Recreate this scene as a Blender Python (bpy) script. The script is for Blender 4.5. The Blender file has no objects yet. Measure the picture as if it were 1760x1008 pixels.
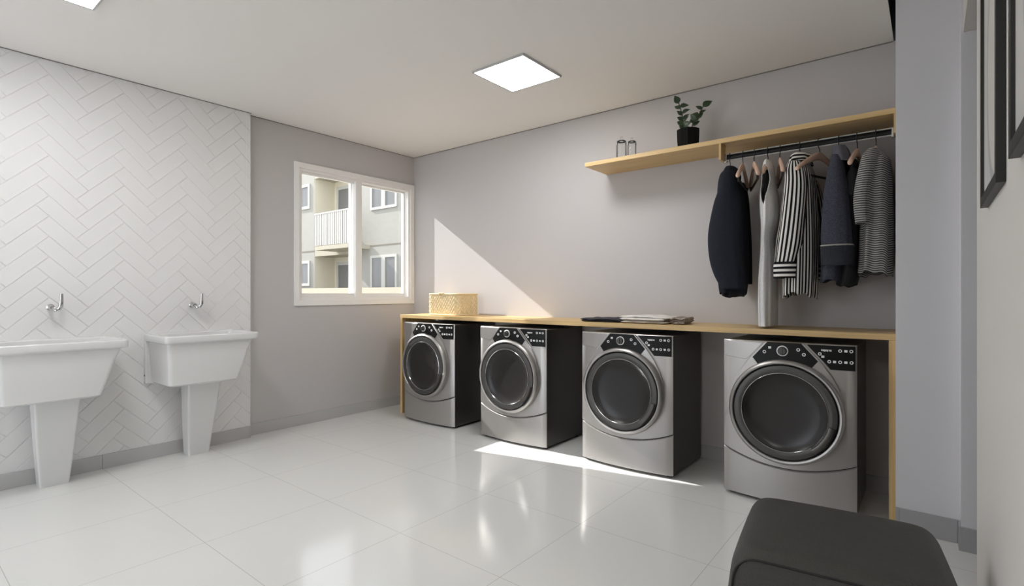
import bpy, bmesh, math, random
from mathutils import Vector, Matrix
random.seed(7)
PI = math.pi
S = bpy.context.scene
C = S.collection

# ------------------------------------------------------------------ camera
cam = bpy.data.cameras.new('camera')
cam.sensor_width = 36; cam.lens = 896.66 / 1760 * 36; cam.shift_y = -0.0002
cam.clip_start = 0.02
camo = bpy.data.objects.new('camera', cam); C.objects.link(camo)
camo.location = (4.109, -3.53, 1.1061)
camo.rotation_euler = (PI / 2, 0, math.radians(38.672))
S.camera = camo

# ------------------------------------------------------------------ world, sun, exposure
w = bpy.data.worlds.new('world'); S.world = w; w.use_nodes = True
bg = w.node_tree.nodes['Background']
bg.inputs[0].default_value = (0.91, 0.96, 1.04, 1); bg.inputs[1].default_value = 1.7
sl = bpy.data.lights.new('sun', 'SUN'); sl.energy = 5.5; sl.angle = math.radians(0.5); sl.color = (1.0, 0.98, 0.95)
so = bpy.data.objects.new('sun', sl); C.objects.link(so); so.location = (-8, -3, 8)
so.rotation_euler = Vector((1, 0.214, -0.669)).to_track_quat('-Z', 'Y').to_euler()
LAMP = 20.0      # emission of the square ceiling panels
vs = S.view_settings
vs.view_transform = 'Standard'; vs.look = 'None'; vs.gamma = 1; vs.use_curve_mapping = False; vs.exposure = 0.66

# ------------------------------------------------------------------ materials
def srgb(r, g, b):
    f = lambda c: (c / 255 / 12.92) if c / 255 <= 0.04045 else ((c / 255 + 0.055) / 1.055) ** 2.4
    return (f(r), f(g), f(b), 1)
def mat(name, col, rough=0.6, metal=0.0, spec=0.5, bump=None, var=None, coat=0.0):
    """procedural principled material; bump = (scale, strength, distance); var = (scale, amount) mottling"""
    m = bpy.data.materials.new(name); m.use_nodes = True
    nt = m.node_tree; b = nt.nodes['Principled BSDF']
    b.inputs['Base Color'].default_value = col
    b.inputs['Roughness'].default_value = rough; b.inputs['Metallic'].default_value = metal
    b.inputs['Specular IOR Level'].default_value = spec
    b.inputs['Coat Weight'].default_value = coat
    tc = nt.nodes.new('ShaderNodeTexCoord')
    if var:
        n = nt.nodes.new('ShaderNodeTexNoise'); n.inputs['Scale'].default_value = var[0]; n.inputs['Detail'].default_value = 4
        mx = nt.nodes.new('ShaderNodeMix'); mx.data_type = 'RGBA'
        d = var[1]
        mx.inputs['A'].default_value = tuple(c * (1 - d) for c in col[:3]) + (1,)
        mx.inputs['B'].default_value = tuple(min(1, c * (1 + d)) for c in col[:3]) + (1,)
        nt.links.new(tc.outputs['Object'], n.inputs['Vector']); nt.links.new(n.outputs['Fac'], mx.inputs['Factor'])
        nt.links.new(mx.outputs['Result'], b.inputs['Base Color'])
    if bump:
        n = nt.nodes.new('ShaderNodeTexNoise'); n.inputs['Scale'].default_value = bump[0]; n.inputs['Detail'].default_value = 3
        bp = nt.nodes.new('ShaderNodeBump'); bp.inputs['Strength'].default_value = bump[1]; bp.inputs['Distance'].default_value = bump[2]
        nt.links.new(tc.outputs['Object'], n.inputs['Vector']); nt.links.new(n.outputs['Fac'], bp.inputs['Height'])
        nt.links.new(bp.outputs['Normal'], b.inputs['Normal'])
    return m
def wood_mat(name, axis, c1, c2, rough=0.45):
    m = mat(name, c1, rough)
    nt = m.node_tree; b = nt.nodes['Principled BSDF']
    tc = nt.nodes.new('ShaderNodeTexCoord'); mp = nt.nodes.new('ShaderNodeMapping')
    s = [34, 34, 34]; s[axis] = 1.4; mp.inputs['Scale'].default_value = s
    n = nt.nodes.new('ShaderNodeTexNoise'); n.inputs['Scale'].default_value = 1.6; n.inputs['Detail'].default_value = 6; n.inputs['Distortion'].default_value = 0.6
    r = nt.nodes.new('ShaderNodeValToRGB'); r.color_ramp.elements[0].position = 0.3; r.color_ramp.elements[1].position = 0.72
    r.color_ramp.elements[0].color = c2; r.color_ramp.elements[1].color = c1
    nt.links.new(tc.outputs['Object'], mp.inputs[0]); nt.links.new(mp.outputs[0], n.inputs['Vector'])
    nt.links.new(n.outputs['Fac'], r.inputs[0]); nt.links.new(r.outputs[0], b.inputs['Base Color'])
    return m
def stripe_mat(name, axis, period, duty, c1, c2, wob=0.0, rough=0.85):
    """stripes along one UV axis; UVs are in metres of cloth"""
    m = mat(name, c1, rough, spec=0.2)
    nt = m.node_tree; b = nt.nodes['Principled BSDF']
    uv = nt.nodes.new('ShaderNodeUVMap'); sp = nt.nodes.new('ShaderNodeSeparateXYZ')
    nt.links.new(uv.outputs[0], sp.inputs[0])
    def mth(op, a, bb=None):
        n = nt.nodes.new('ShaderNodeMath'); n.operation = op
        for i, v in enumerate((a, bb)):
            if v is None: continue
            if isinstance(v, (int, float)): n.inputs[i].default_value = v
            else: nt.links.new(v, n.inputs[i])
        return n.outputs[0]
    src = sp.outputs[axis]
    if wob:
        tc = nt.nodes.new('ShaderNodeTexCoord'); n = nt.nodes.new('ShaderNodeTexNoise'); n.inputs['Scale'].default_value = 9
        nt.links.new(tc.outputs['Object'], n.inputs['Vector'])
        src = mth('ADD', src, mth('MULTIPLY', n.outputs['Fac'], wob))
    fr = mth('FRACT', mth('DIVIDE', src, period)); f = mth('LESS_THAN', fr, duty)
    mx = nt.nodes.new('ShaderNodeMix'); mx.data_type = 'RGBA'
    mx.inputs['A'].default_value = c1; mx.inputs['B'].default_value = c2
    nt.links.new(f, mx.inputs['Factor']); nt.links.new(mx.outputs['Result'], b.inputs['Base Color'])
    return m

M = {}
M['paint'] = mat('grey_wall_paint', srgb(198, 194, 193), 0.9, bump=(90, 0.12, 0.002))
M['paint_side'] = mat('light_wall_paint', srgb(212, 209, 204), 0.9, bump=(90, 0.12, 0.002))
M['paint_pillar'] = mat('cool_grey_wall_paint', srgb(218, 217, 220), 0.9, bump=(90, 0.12, 0.002))
M['ceiling'] = mat('ceiling_paint', srgb(238, 235, 231), 0.95)
M['black'] = mat('slot_shade_black', srgb(10, 10, 10), 0.9)
M['base'] = mat('baseboard_tile', srgb(190, 189, 188), 0.25)
M['base_grey'] = mat('baseboard_grey', srgb(168, 167, 169), 0.4)
M['grout'] = mat('dark_grout', srgb(60, 58, 56), 0.9)
M['wtile'] = mat('white_glazed_tile', srgb(232, 231, 230), 0.5, bump=(14, 0.04, 0.004))
M['white'] = mat('white_frame_paint', srgb(243, 241, 238), 0.4)
M['oak_x'] = wood_mat('light_oak_lengthwise', 0, srgb(224, 195, 143), srgb(202, 168, 112))
M['oak_z'] = wood_mat('light_oak_upright', 2, srgb(220, 190, 138), srgb(198, 163, 106))
M['ceramic'] = mat('white_ceramic', srgb(222, 222, 221), 0.25, coat=0.15)
M['chrome'] = mat('chrome', srgb(205, 205, 205), 0.12, 1.0)
M['steel'] = mat('brushed_silver', srgb(174, 171, 168), 0.36, 0.78, bump=(3, 0.02, 0.01))
M['steel_dark'] = mat('dark_ring_metal', srgb(78, 77, 75), 0.35, 0.5)
M['cab'] = mat('graphite_cabinet', srgb(92, 89, 86), 0.28, 0.75)
M['seam'] = mat('seam_black', srgb(12, 12, 12), 0.6)
M['console'] = mat('console_black', srgb(12, 12, 12), 0.4, spec=0.25)
M['doorglass'] = mat('door_dark_glass', srgb(40, 38, 37), 0.24, 0.0, 0.4)
M['doorglass_in'] = mat('door_bowl', srgb(58, 55, 54), 0.22, 0.3)
M['mark'] = mat('white_print', srgb(235, 235, 235), 0.5)
M['rail'] = mat('dark_rail', srgb(24, 24, 25), 0.3, 0.6)
M['hwood'] = mat('hanger_beech', srgb(214, 180, 158), 0.45, var=(20, 0.12))
M['hdark'] = mat('hanger_dark_bar', srgb(46, 36, 32), 0.5)
M['coat'] = mat('navy_wool', srgb(38, 41, 49), 0.95, spec=0.15, bump=(260, 0.5, 0.002), var=(60, 0.25))
M['coat_in'] = mat('black_lining_and_shade', srgb(14, 14, 18), 0.8)  # coat lining; also the painted shade inside the dress
M['dress'] = mat('grey_rib_knit', srgb(246, 244, 242), 0.95, spec=0.1, bump=(150, 0.35, 0.002), var=(120, 0.14))
M['denim'] = mat('dark_denim', srgb(68, 69, 79), 0.95, spec=0.1, bump=(300, 0.6, 0.002), var=(170, 0.75))
M['edge'] = mat('bright_metal_edge', srgb(225, 225, 225), 0.35, 0.3)
M['denim_grey'] = mat('grey_denim', srgb(92, 92, 100), 0.9, bump=(300, 0.5, 0.002), var=(110, 0.3))
M['blackcloth'] = mat('black_cloth', srgb(18, 18, 20), 0.9, bump=(80, 0.4, 0.003))
M['stitch'] = mat('pale_stitching', srgb(150, 146, 140), 0.9)
M['shirt'] = stripe_mat('black_white_stripes', 0, 0.022, 0.5, srgb(232, 228, 222), srgb(20, 20, 22))
M['shirt_h'] = stripe_mat('black_white_cuff_stripes', 1, 0.026, 0.5, srgb(232, 228, 222), srgb(20, 20, 22))
M['tee'] = stripe_mat('fine_grey_stripes', 1, 0.0112, 0.5, srgb(168, 165, 161), srgb(62, 62, 63), wob=0.010)
M['pot'] = mat('black_pot', srgb(12, 12, 11), 0.8, spec=0.2)
M['soil'] = mat('soil', srgb(40, 30, 22), 0.95, bump=(90, 0.8, 0.01))
M['leaf'] = mat('dark_green_leaf', srgb(48, 66, 40), 0.4, var=(30, 0.3))
M['stem'] = mat('plant_stem', srgb(52, 56, 34), 0.6)
M['wicker'] = mat('pale_wicker', srgb(236, 214, 172), 0.7, var=(70, 0.22), bump=(200, 0.5, 0.003))
M['navyfold'] = mat('navy_folded_cloth', srgb(52, 52, 62), 0.9, bump=(200, 0.4, 0.002))
M['whitefold'] = mat('white_folded_cloth', srgb(226, 222, 216), 0.9, bump=(200, 0.3, 0.002))
M['greyfold'] = mat('grey_folded_cloth', srgb(206, 198, 188), 0.9, bump=(200, 0.4, 0.002))
M['brownfold'] = mat('brown_patterned_cloth', srgb(160, 149, 139), 0.9, var=(60, 0.8))
M['leather'] = mat('charcoal_leather', srgb(60, 59, 55), 0.46, spec=0.45, bump=(330, 0.9, 0.004), var=(9, 0.10))
M['frame'] = mat('black_picture_frame', srgb(20, 21, 18), 0.45)
M['cream'] = mat('cream_render', srgb(164, 158, 140), 0.9, var=(3, 0.03))
M['recess'] = mat('ochre_render', srgb(208, 201, 180), 0.9)
M['concrete'] = mat('pitted_concrete', srgb(150, 148, 140), 0.95, var=(6, 0.10), bump=(30, 0.15, 0.02))
M['outwhite'] = mat('weathered_white_paint', srgb(176, 174, 166), 0.6)
M['outglass'] = mat('grey_window_glass', srgb(104, 104, 102), 0.3)
M['jointline'] = mat('joint_grey', srgb(120, 112, 100), 0.9)  # dark grey of the horizontal joint in the facade
M['ground'] = mat('paving', srgb(170, 168, 158), 0.95, var=(2, 0.1))

def floor_mat():
    m = mat('glossy_floor_tile', srgb(226, 226, 223), 0.13, spec=0.5)
    nt = m.node_tree; b = nt.nodes['Principled BSDF']
    g = nt.nodes.new('ShaderNodeNewGeometry'); sp = nt.nodes.new('ShaderNodeSeparateXYZ'); nt.links.new(g.outputs['Position'], sp.inputs[0])
    def mth(op, a, bb=None):
        n = nt.nodes.new('ShaderNodeMath'); n.operation = op
        for i, v in enumerate((a, bb)):
            if v is None: continue
            if isinstance(v, (int, float)): n.inputs[i].default_value = v
            else: nt.links.new(v, n.inputs[i])
        return n.outputs[0]
    ds = []
    for ax, off in ((0, 1.606), (1, -2.577)):
        t = mth('DIVIDE', mth('ADD', sp.outputs[ax], 60.0 - off), 0.6)
        d = mth('MULTIPLY', mth('ABSOLUTE', mth('SUBTRACT', mth('FRACT', mth('ADD', t, 0.5)), 0.5)), 0.6)
        ds.append(d)
    f = mth('LESS_THAN', mth('MINIMUM', ds[0], ds[1]), 0.0011)
    mx = nt.nodes.new('ShaderNodeMix'); mx.data_type = 'RGBA'
    mx.inputs['A'].default_value = srgb(226, 226, 223); mx.inputs['B'].default_value = srgb(184, 183, 180)
    nt.links.new(f, mx.inputs['Factor']); nt.links.new(mx.outputs['Result'], b.inputs['Base Color'])
    return m
M['floor'] = floor_mat()

def emit_mat(name, col, s):
    m = bpy.data.materials.new(name); m.use_nodes = True; nt = m.node_tree; nt.nodes.clear()
    e = nt.nodes.new('ShaderNodeEmission'); e.inputs[0].default_value = col; e.inputs[1].default_value = s
    o = nt.nodes.new('ShaderNodeOutputMaterial'); nt.links.new(e.outputs[0], o.inputs[0]); return m
M['lamp'] = emit_mat('lamp_diffuser', (1.0, 1.0, 1.0, 1), LAMP)

def pane_mat(name, tint=(1, 1, 1, 1)):
    m = bpy.data.materials.new(name); m.use_nodes = True; nt = m.node_tree; nt.nodes.clear()
    t = nt.nodes.new('ShaderNodeBsdfTransparent'); t.inputs[0].default_value = tint
    g = nt.nodes.new('ShaderNodeBsdfGlossy'); g.inputs['Roughness'].default_value = 0.02
    f = nt.nodes.new('ShaderNodeFresnel'); f.inputs[0].default_value = 1.35
    x = nt.nodes.new('ShaderNodeMixShader'); o = nt.nodes.new('ShaderNodeOutputMaterial')
    nt.links.new(f.outputs[0], x.inputs[0]); nt.links.new(t.outputs[0], x.inputs[1]); nt.links.new(g.outputs[0], x.inputs[2]); nt.links.new(x.outputs[0], o.inputs[0])
    return m
M['pane'] = pane_mat('clear_pane'); M['jar'] = pane_mat('jar_glass', (0.98, 0.985, 0.985, 1))
M['jar'].node_tree.nodes['Fresnel'].inputs[0].default_value = 1.14

def art_mat():
    m = mat('pale_abstract_print', srgb(196, 196, 196), 0.5)
    nt = m.node_tree; b = nt.nodes['Principled BSDF']
    tc = nt.nodes.new('ShaderNodeTexCoord'); mp = nt.nodes.new('ShaderNodeMapping')
    mp.inputs['Location'].default_value = (0, 0.144, 0.02); mp.inputs['Scale'].default_value = (0, 1.2, 0.9)
    gr = nt.nodes.new('ShaderNodeVectorMath'); gr.operation = 'LENGTH'
    r = nt.nodes.new('ShaderNodeValToRGB'); e = r.color_ramp.elements
    r.color_ramp.interpolation = 'CONSTANT'
    e[0].position = 0; e[0].color = srgb(206, 203, 197); e[1].position = 0.235; e[1].color = srgb(176, 175, 174)
    k = e.new(0.27); k.color = srgb(200, 199, 196)
    nt.links.new(tc.outputs['Object'], mp.inputs[0]); nt.links.new(mp.outputs[0], gr.inputs[0])
    nt.links.new(gr.outputs['Value'], r.inputs[0]); nt.links.new(r.outputs[0], b.inputs['Base Color'])
    return m
M['art'] = art_mat()

# ------------------------------------------------------------------ helpers
def obj(name, bm, m, parent=None, smooth=False, loc=None, bevel=0, solid=0, sub=0):
    me = bpy.data.meshes.new(name)
    bmesh.ops.recalc_face_normals(bm, faces=bm.faces[:]) if not solid else None
    if smooth:
        for e in bm.edges:
            if len(e.link_faces) == 2 and e.calc_face_angle(0) > 0.75: e.smooth = False
    bm.to_mesh(me); bm.free()
    for mm in (m if isinstance(m, (list, tuple)) else [m]): me.materials.append(mm)
    o = bpy.data.objects.new(name, me); C.objects.link(o)
    if loc: o.location = loc
    if parent: o.parent = parent
    if smooth:
        for p in me.polygons: p.use_smooth = True
    if solid:
        d = o.modifiers.new('solid', 'SOLIDIFY'); d.thickness = solid; d.offset = -1
    if bevel:
        d = o.modifiers.new('bevel', 'BEVEL'); d.width = bevel; d.segments = 3; d.limit_method = 'ANGLE'; d.angle_limit = math.radians(40)
        d.harden_normals = False
    if sub:
        d = o.modifiers.new('sub', 'SUBSURF'); d.levels = sub; d.render_levels = sub
    return o
def thing(name, label, cat, loc=(0, 0, 0), rz=0, group=None):
    o = bpy.data.objects.new(name, None); C.objects.link(o); o.empty_display_size = 0.1
    o.location = loc; o.rotation_euler = (0, 0, rz); o['label'] = label; o['category'] = cat
    if group: o['group'] = group
    return o
def tag(o, label, cat, group=None):
    o['label'] = label; o['category'] = cat
    if group: o['group'] = group
    return o
def struct(name, bm, m, **k):
    o = obj(name, bm, m, **k); o['kind'] = 'structure'; return o
def copy_tree(o, parent=None):
    c = o.copy(); C.objects.link(c); c.parent = parent
    for ch in o.children: copy_tree(ch, c)
    return c
def box(bm, x0, x1, y0, y1, z0, z1):
    v = [bm.verts.new(p) for p in ((x0, y0, z0), (x1, y0, z0), (x1, y1, z0), (x0, y1, z0), (x0, y0, z1), (x1, y0, z1), (x1, y1, z1), (x0, y1, z1))]
    for f in ((3, 2, 1, 0), (4, 5, 6, 7), (0, 1, 5, 4), (1, 2, 6, 5), (2, 3, 7, 6), (3, 0, 4, 7)): bm.faces.new([v[i] for i in f])
    return bm
def bx(*a): return box(bmesh.new(), *a)
def tube(bm, pts, r, n=10, cap=True, closed=False):
    pts = [Vector(p) for p in pts]; rings = []; N = len(pts)
    up = None
    for i, p in enumerate(pts):
        if closed: t = pts[(i + 1) % N] - pts[i - 1]
        else: t = pts[min(i + 1, N - 1)] - pts[max(i - 1, 0)]
        t.normalize()
        if up is None:
            up = Vector((0, 0, 1)) if abs(t.z) < 0.9 else Vector((1, 0, 0))
        a = t.cross(up); a.normalize(); b = a.cross(t); b.normalize(); up = b
        rr = r[i] if isinstance(r, (list, tuple)) else r
        rings.append([bm.verts.new(p + (a * math.cos(2 * PI * k / n) + b * math.sin(2 * PI * k / n)) * rr) for k in range(n)])
    for i in range(N if closed else N - 1):
        A, B = rings[i], rings[(i + 1) % N]
        for k in range(n): bm.faces.new([A[k], A[(k + 1) % n], B[(k + 1) % n], B[k]])
    if cap and not closed: bm.faces.new(rings[0][::-1]); bm.faces.new(rings[-1])
    return bm
def lathe(bm, prof, n=48, axis='z', c=(0, 0, 0), capa=False, capb=False):
    """prof: (radius, height) pairs; axis z or y"""
    rings = []
    for r, h in prof:
        ring = []
        for k in range(n):
            a = 2 * PI * k / n
            p = (r * math.cos(a), r * math.sin(a), h) if axis == 'z' else (r * math.cos(a), h, r * math.sin(a))
            ring.append(bm.verts.new((p[0] + c[0], p[1] + c[1], p[2] + c[2])))
        rings.append(ring)
    for A, B in zip(rings, rings[1:]):
        for k in range(n): bm.faces.new([A[k], A[(k + 1) % n], B[(k + 1) % n], B[k]])
    if capa: bm.faces.new(rings[0][::-1])
    if capb: bm.faces.new(rings[-1])
    return bm
def prism(bm, poly, y0, y1):
    """polygon given in x,z extruded along y"""
    A = [bm.verts.new((x, y0, z)) for x, z in poly]; B = [bm.verts.new((x, y1, z)) for x, z in poly]
    bm.faces.new(A); bm.faces.new(B[::-1])
    n = len(poly)
    for i in range(n): bm.faces.new([A[i], B[i], B[(i + 1) % n], A[(i + 1) % n]])
    return bm
def catmull(rows, sub):
    out = []
    n = len(rows)
    for i in range(n - 1):
        p0, p1, p2, p3 = rows[max(i - 1, 0)], rows[i], rows[i + 1], rows[min(i + 2, n - 1)]
        for s in range(sub):
            t = s / sub
            out.append([0.5 * (2 * b + (c - a) * t + (2 * a - 5 * b + 4 * c - d) * t * t + (3 * b - a - 3 * c + d) * t ** 3) for a, b, c, d in zip(p0, p1, p2, p3)])
    out.append(list(rows[-1])); return out
def loft(rows, n=56, sub=6, fold=0.06, k=7, ph=0.0, yaw=0.0, grow=True, captop=False, capbot=False, hem=0.0, sq=0.9, bm=None, v0=0.0):
    """rows: (z, cx, rx, cy, ry); cloth tube with folds and metre UVs"""
    bm = bm or bmesh.new(); uvl = bm.loops.layers.uv.verify()
    R = catmull(rows, sub); rings = []; T = len(R)
    rnd = random.Random(int(ph * 100) + k)
    q = [(rnd.uniform(0.5, 1), rnd.uniform(0, 6.28), rnd.choice([-1, 1]) * rnd.uniform(0.2, 1.4)) for _ in range(3)]
    info = []
    for i, (z, cx, rx, cy, ry) in enumerate(R):
        t = i / (T - 1); amp = fold * ((0.25 + 0.75 * t) if grow else 1)
        ring = []; pts = []
        for j in range(n):
            a = 2 * PI * j / n; ca, sa = math.cos(a), math.sin(a)
            f = 1 + amp * (q[0][0] * math.sin(k * a + q[0][1] + q[0][2] * t * 2) + 0.6 * q[1][0] * math.sin((k + 4) * a + q[1][1] + q[1][2] * t * 3) + 0.5 * math.sin(2 * a + q[2][1] + 5 * t) * math.sin(9 * t + q[2][1]))
            x = rx * math.copysign(abs(ca) ** sq, ca) * f; y = ry * math.copysign(abs(sa) ** sq, sa) * f
            x, y = x * math.cos(yaw) - y * math.sin(yaw), x * math.sin(yaw) + y * math.cos(yaw)
            zz = z - hem * t * t * math.sin(k * a + ph) * 0.5 - hem * t * t * math.sin(2 * a + ph * 2)
            p = Vector((cx + x, cy + y, zz)); pts.append(p); ring.append(bm.verts.new(p))
        rings.append(ring); info.append(pts)
    # lengths round the ring at a reference row and down the cloth
    ref = max(range(T), key=lambda i: sum((info[i][j] - info[i][j - 1]).length for j in range(n)))
    U = [0.0]
    for j in range(n): U.append(U[-1] + (info[ref][(j + 1) % n] - info[ref][j]).length)
    V = [v0]
    for i in range(1, T): V.append(V[-1] + abs(R[i][0] - R[i - 1][0]))
    for i in range(T - 1):
        for j in range(n):
            jn = (j + 1) % n
            f = bm.faces.new([rings[i][j], rings[i + 1][j], rings[i + 1][jn], rings[i][jn]])
            for l, (u, v) in zip(f.loops, ((U[j], V[i]), (U[j], V[i + 1]), (U[j + 1], V[i + 1]), (U[j + 1], V[i]))): l[uvl].uv = (u, v)
    if captop: bm.faces.new(rings[0])
    if capbot: bm.faces.new(rings[-1][::-1])
    return bm
def roundbox(sx, sy, sz, r, n=10, puff=0.0):
    """rounded box centred in x,y with base at z=0"""
    bm = bmesh.new(); bmesh.ops.create_cube(bm, size=2)
    bmesh.ops.subdivide_edges(bm, edges=bm.edges[:], cuts=n, use_grid_fill=True)
    hx, hy, hz = sx / 2, sy / 2, sz / 2
    for v in bm.verts:
        p = Vector((v.co.x * hx, v.co.y * hy, v.co.z * hz))
        c = Vector((max(-hx + r, min(hx - r, p.x)), max(-hy + r, min(hy - r, p.y)), max(-hz + r, min(hz - r, p.z))))
        d = p - c
        if d.length > 1e-9: p = c + d.normalized() * r
        u, vv, ww = v.co.x, v.co.y, v.co.z
        p.z += puff * (1 - u * u) * (1 - vv * vv) * (1 if ww > 0 else 0)
        p.y += puff * 0.5 * (1 - u * u) * (1 - ww * ww) * (1 if vv > 0.99 else -1 if vv < -0.99 else 0)
        p.x += puff * 0.5 * (1 - vv * vv) * (1 - ww * ww) * (1 if u > 0.99 else -1 if u < -0.99 else 0)
        v.co = p + Vector((0, 0, hz))
    return bm

# ------------------------------------------------------------------ the room
H = 2.483
XR = 4.234
struct('floor', bx(-0.3, 6.2, -5.6, 0.2, -0.1, 0), M['floor'])
bm = bx(-0.3, 3.956, -5.6, 0.2, H, H + 0.16); struct('ceiling', bm, M['ceiling'])
struct('ceiling_side', bx(3.988, 6.2, -5.6, 0.2, H, H + 0.16), M['ceiling'])
bm = bx(3.956, 3.988, -5.6, 0.2, H + 0.10, H + 0.16); struct('shade_strip_1', bm, M['black'])  # black colour stands in for the shade inside the open ceiling slot
bm = bmesh.new(); box(bm, 3.9561, 3.958, -5.6, 0.2, H + 0.002, H + 0.10); box(bm, 3.986, 3.9879, -5.6, 0.2, H + 0.002, H + 0.10); struct('shade_strip_2', bm, M['black'])
# window wall with its opening
WY0, WY1, WZ0, WZ1 = -1.235, -0.045, 1.035, 2.155
bm = bmesh.new()
for a in ((-5.6, WY0, 0, H), (WY1, 0.2, 0, H), (WY0, WY1, 0, WZ0), (WY0, WY1, WZ1, H)): box(bm, -0.14, 0, *a)
struct('wall_left', bm, M['paint'])
struct('wall_back', bx(0, 3.985, 0, 0.2, 0, H), M['paint'])
bm = bx(3.985, 4.215, -0.497, 0.2, 0, H); struct('wall_pillar', bm, M['paint_pillar'])
struct('wall_corridor', bx(4.2151, 6.0, -0.576, 0.2, 0, H), M['paint_pillar'])
bm = bx(4.222, 6.0, -1.17, -0.576, 2.222, H); struct('ceiling_soffit', bm, M['paint_side'])
struct('wall_right', bx(XR, XR + 0.15, -5.4, -1.17, 0, H), M['paint_side'])
struct('wall_corridor_end', bx(6.0, 6.2, -5.4, 0.2, 0, H), M['paint_side'])
# unseen rear wall; its wide unglazed opening is added to let in fill light
bm = bmesh.new()
for a in ((-0.14, 0.35, 0, H), (2.15, 6.2, 0, H), (0.35, 2.15, 0, 0.12), (0.35, 2.15, 2.36, H)): box(bm, a[0], a[1], -5.6, -5.4, a[2], a[3])
struct('wall_front', bm, M['paint'])
pd = bpy.data.lights.new('portal', 'AREA'); pd.shape = 'RECTANGLE'; pd.size = 1.8; pd.size_y = 2.24; pd.cycles.is_portal = True
po = bpy.data.objects.new('portal', pd); C.objects.link(po); po.location = (1.25, -5.45, 1.24); po.rotation_euler = (PI / 2, 0, PI)
pd = bpy.data.lights.new('portal', 'AREA'); pd.shape = 'RECTANGLE'; pd.size = 1.19; pd.size_y = 1.12; pd.cycles.is_portal = True
po = bpy.data.objects.new('portal', pd); C.objects.link(po); po.location = (-0.125, -0.64, 1.595); po.rotation_euler = (PI / 2, 0, -PI / 2)
# baseboards
struct('baseboard_left', bx(0.0, 0.012, -1.667, 0, 0, 0.088), M['base'], bevel=0.002)
bm = bmesh.new()
for a, b in ((-5.38, -4.98), (-4.978, -3.778), (-3.776, -2.583), (-2.581, -1.667)): box(bm, 0.0, 0.062, a, b, 0, 0.088)
struct('baseboard_tiled', bm, M['base'], bevel=0.001)
bm = bmesh.new(); box(bm, 0.012, 2.2, -0.012, 0, 0, 0.088); box(bm, 2.202, 3.985, -0.012, 0, 0, 0.088)
struct('baseboard_back', bm, M['base'], bevel=0.001)
bm = bmesh.new(); box(bm, 3.985, 3.999, -0.507, -0.497, 0, 0.102); box(bm, 4.0, 4.206, -0.507, -0.497, 0, 0.102); box(bm, 4.207, 4.215, -0.586, -0.497, 0, 0.102)
struct('baseboard_pillar', bm, M['base_grey'], bevel=0.001)
struct('baseboard_corridor', bx(4.2151, 6.0, -0.586, -0.576, 0, 0.102), M['base_grey'], bevel=0.001)

# herringbone tiled cladding
def herringbone():
    L, Wd, g = 0.26, 0.0847, 0.0015
    Y1, Y0, Z0, Z1 = -1.667, -5.39, 0.088, H
    bm = bmesh.new()
    r2 = math.sqrt(2); oy, oz = -2.892 - (L - Wd) / r2, 1.499 - (L + Wd) / r2   # so that (L, Wd) lands on the measured joint
    def put(x, y): return oy + (x - y) / r2, oz + (x + y) / r2
    vv, hh = Wd * r2, L * r2
    for i in range(-14, 7):
        for j in range(-16, 16):
            ex, ey = j * Wd + i * L, j * Wd - i * L
            for (x0, x1, y0, y1) in ((0, L, 0, Wd), (L, L + Wd, Wd - L, Wd)):
                cy, cz = put(ex + (x0 + x1) / 2, ey + (y0 + y1) / 2)
                if not (Y0 - 0.2 < cy < Y1 + 0.2 and Z0 - 0.2 < cz < Z1 + 0.2): continue
                dep = random.uniform(0, 0.0006); tl = random.uniform(-0.0006, 0.0006)
                o = []; inn = []
                for (a, b) in ((x0, y0), (x1, y0), (x1, y1), (x0, y1)):
                    sa = 1 if a == x0 else -1; sb = 1 if b == y0 else -1
                    p = put(ex + a + sa * g, ey + b + sb * g); q = put(ex + a + sa * (g + 0.0014), ey + b + sb * (g + 0.0014))
                    o.append(bm.verts.new((0.046, *p))); inn.append(bm.verts.new((0.0515 + dep + tl * (1 if sa > 0 else -1), *q)))
                    o[-1].co.x = 0.0482
                bm.faces.new(inn)
                for k in range(4): bm.faces.new([o[k], o[(k + 1) % 4], inn[(k + 1) % 4], inn[k]])
    for co, no in (((0, Y1, 0), (0, 1, 0)), ((0, Y0, 0), (0, -1, 0)), ((0, 0, Z0), (0, 0, -1)), ((0, 0, Z1), (0, 0, 1))):
        bmesh.ops.bisect_plane(bm, geom=bm.verts[:] + bm.edges[:] + bm.faces[:], plane_co=co, plane_no=no, clear_outer=True)
    for f in bm.faces: f.material_index = 0
    k = len(bm.faces)
    box(bm, 0.0, 0.0487, Y0, Y1 - 0.0005, Z0, Z1)
    bm.faces.ensure_lookup_table()
    for f in list(bm.faces)[k:]: f.material_index = 1
    k = len(bm.faces)
    box(bm, 0.0, 0.0525, Y1 - 0.0005, Y1 + 0.003, Z0 - 0.088, Z1 - 0.001)
    bm.faces.ensure_lookup_table()
    for f in list(bm.faces)[k:]: f.material_index = 0
    return bm
TR = mat('gap_shade_grey', srgb(132, 128, 124), 0.9)  # grey strips paint in the shade line where walls meet the ceiling
struct('shade_strip_3', bx(0.0, 0.006, -1.664, -0.006, H - 0.0045, H - 0.0004), TR)
struct('shade_strip_4', bx(0.0, 3.955, -0.006, 0.0, H - 0.0045, H - 0.0004), TR)
struct('shade_strip_5', bx(0.0525, 0.0575, -5.39, -1.66, H - 0.0045, H - 0.0004), TR)
struct('wall_tiled', herringbone(), [M['wtile'], M['grout']])

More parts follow.
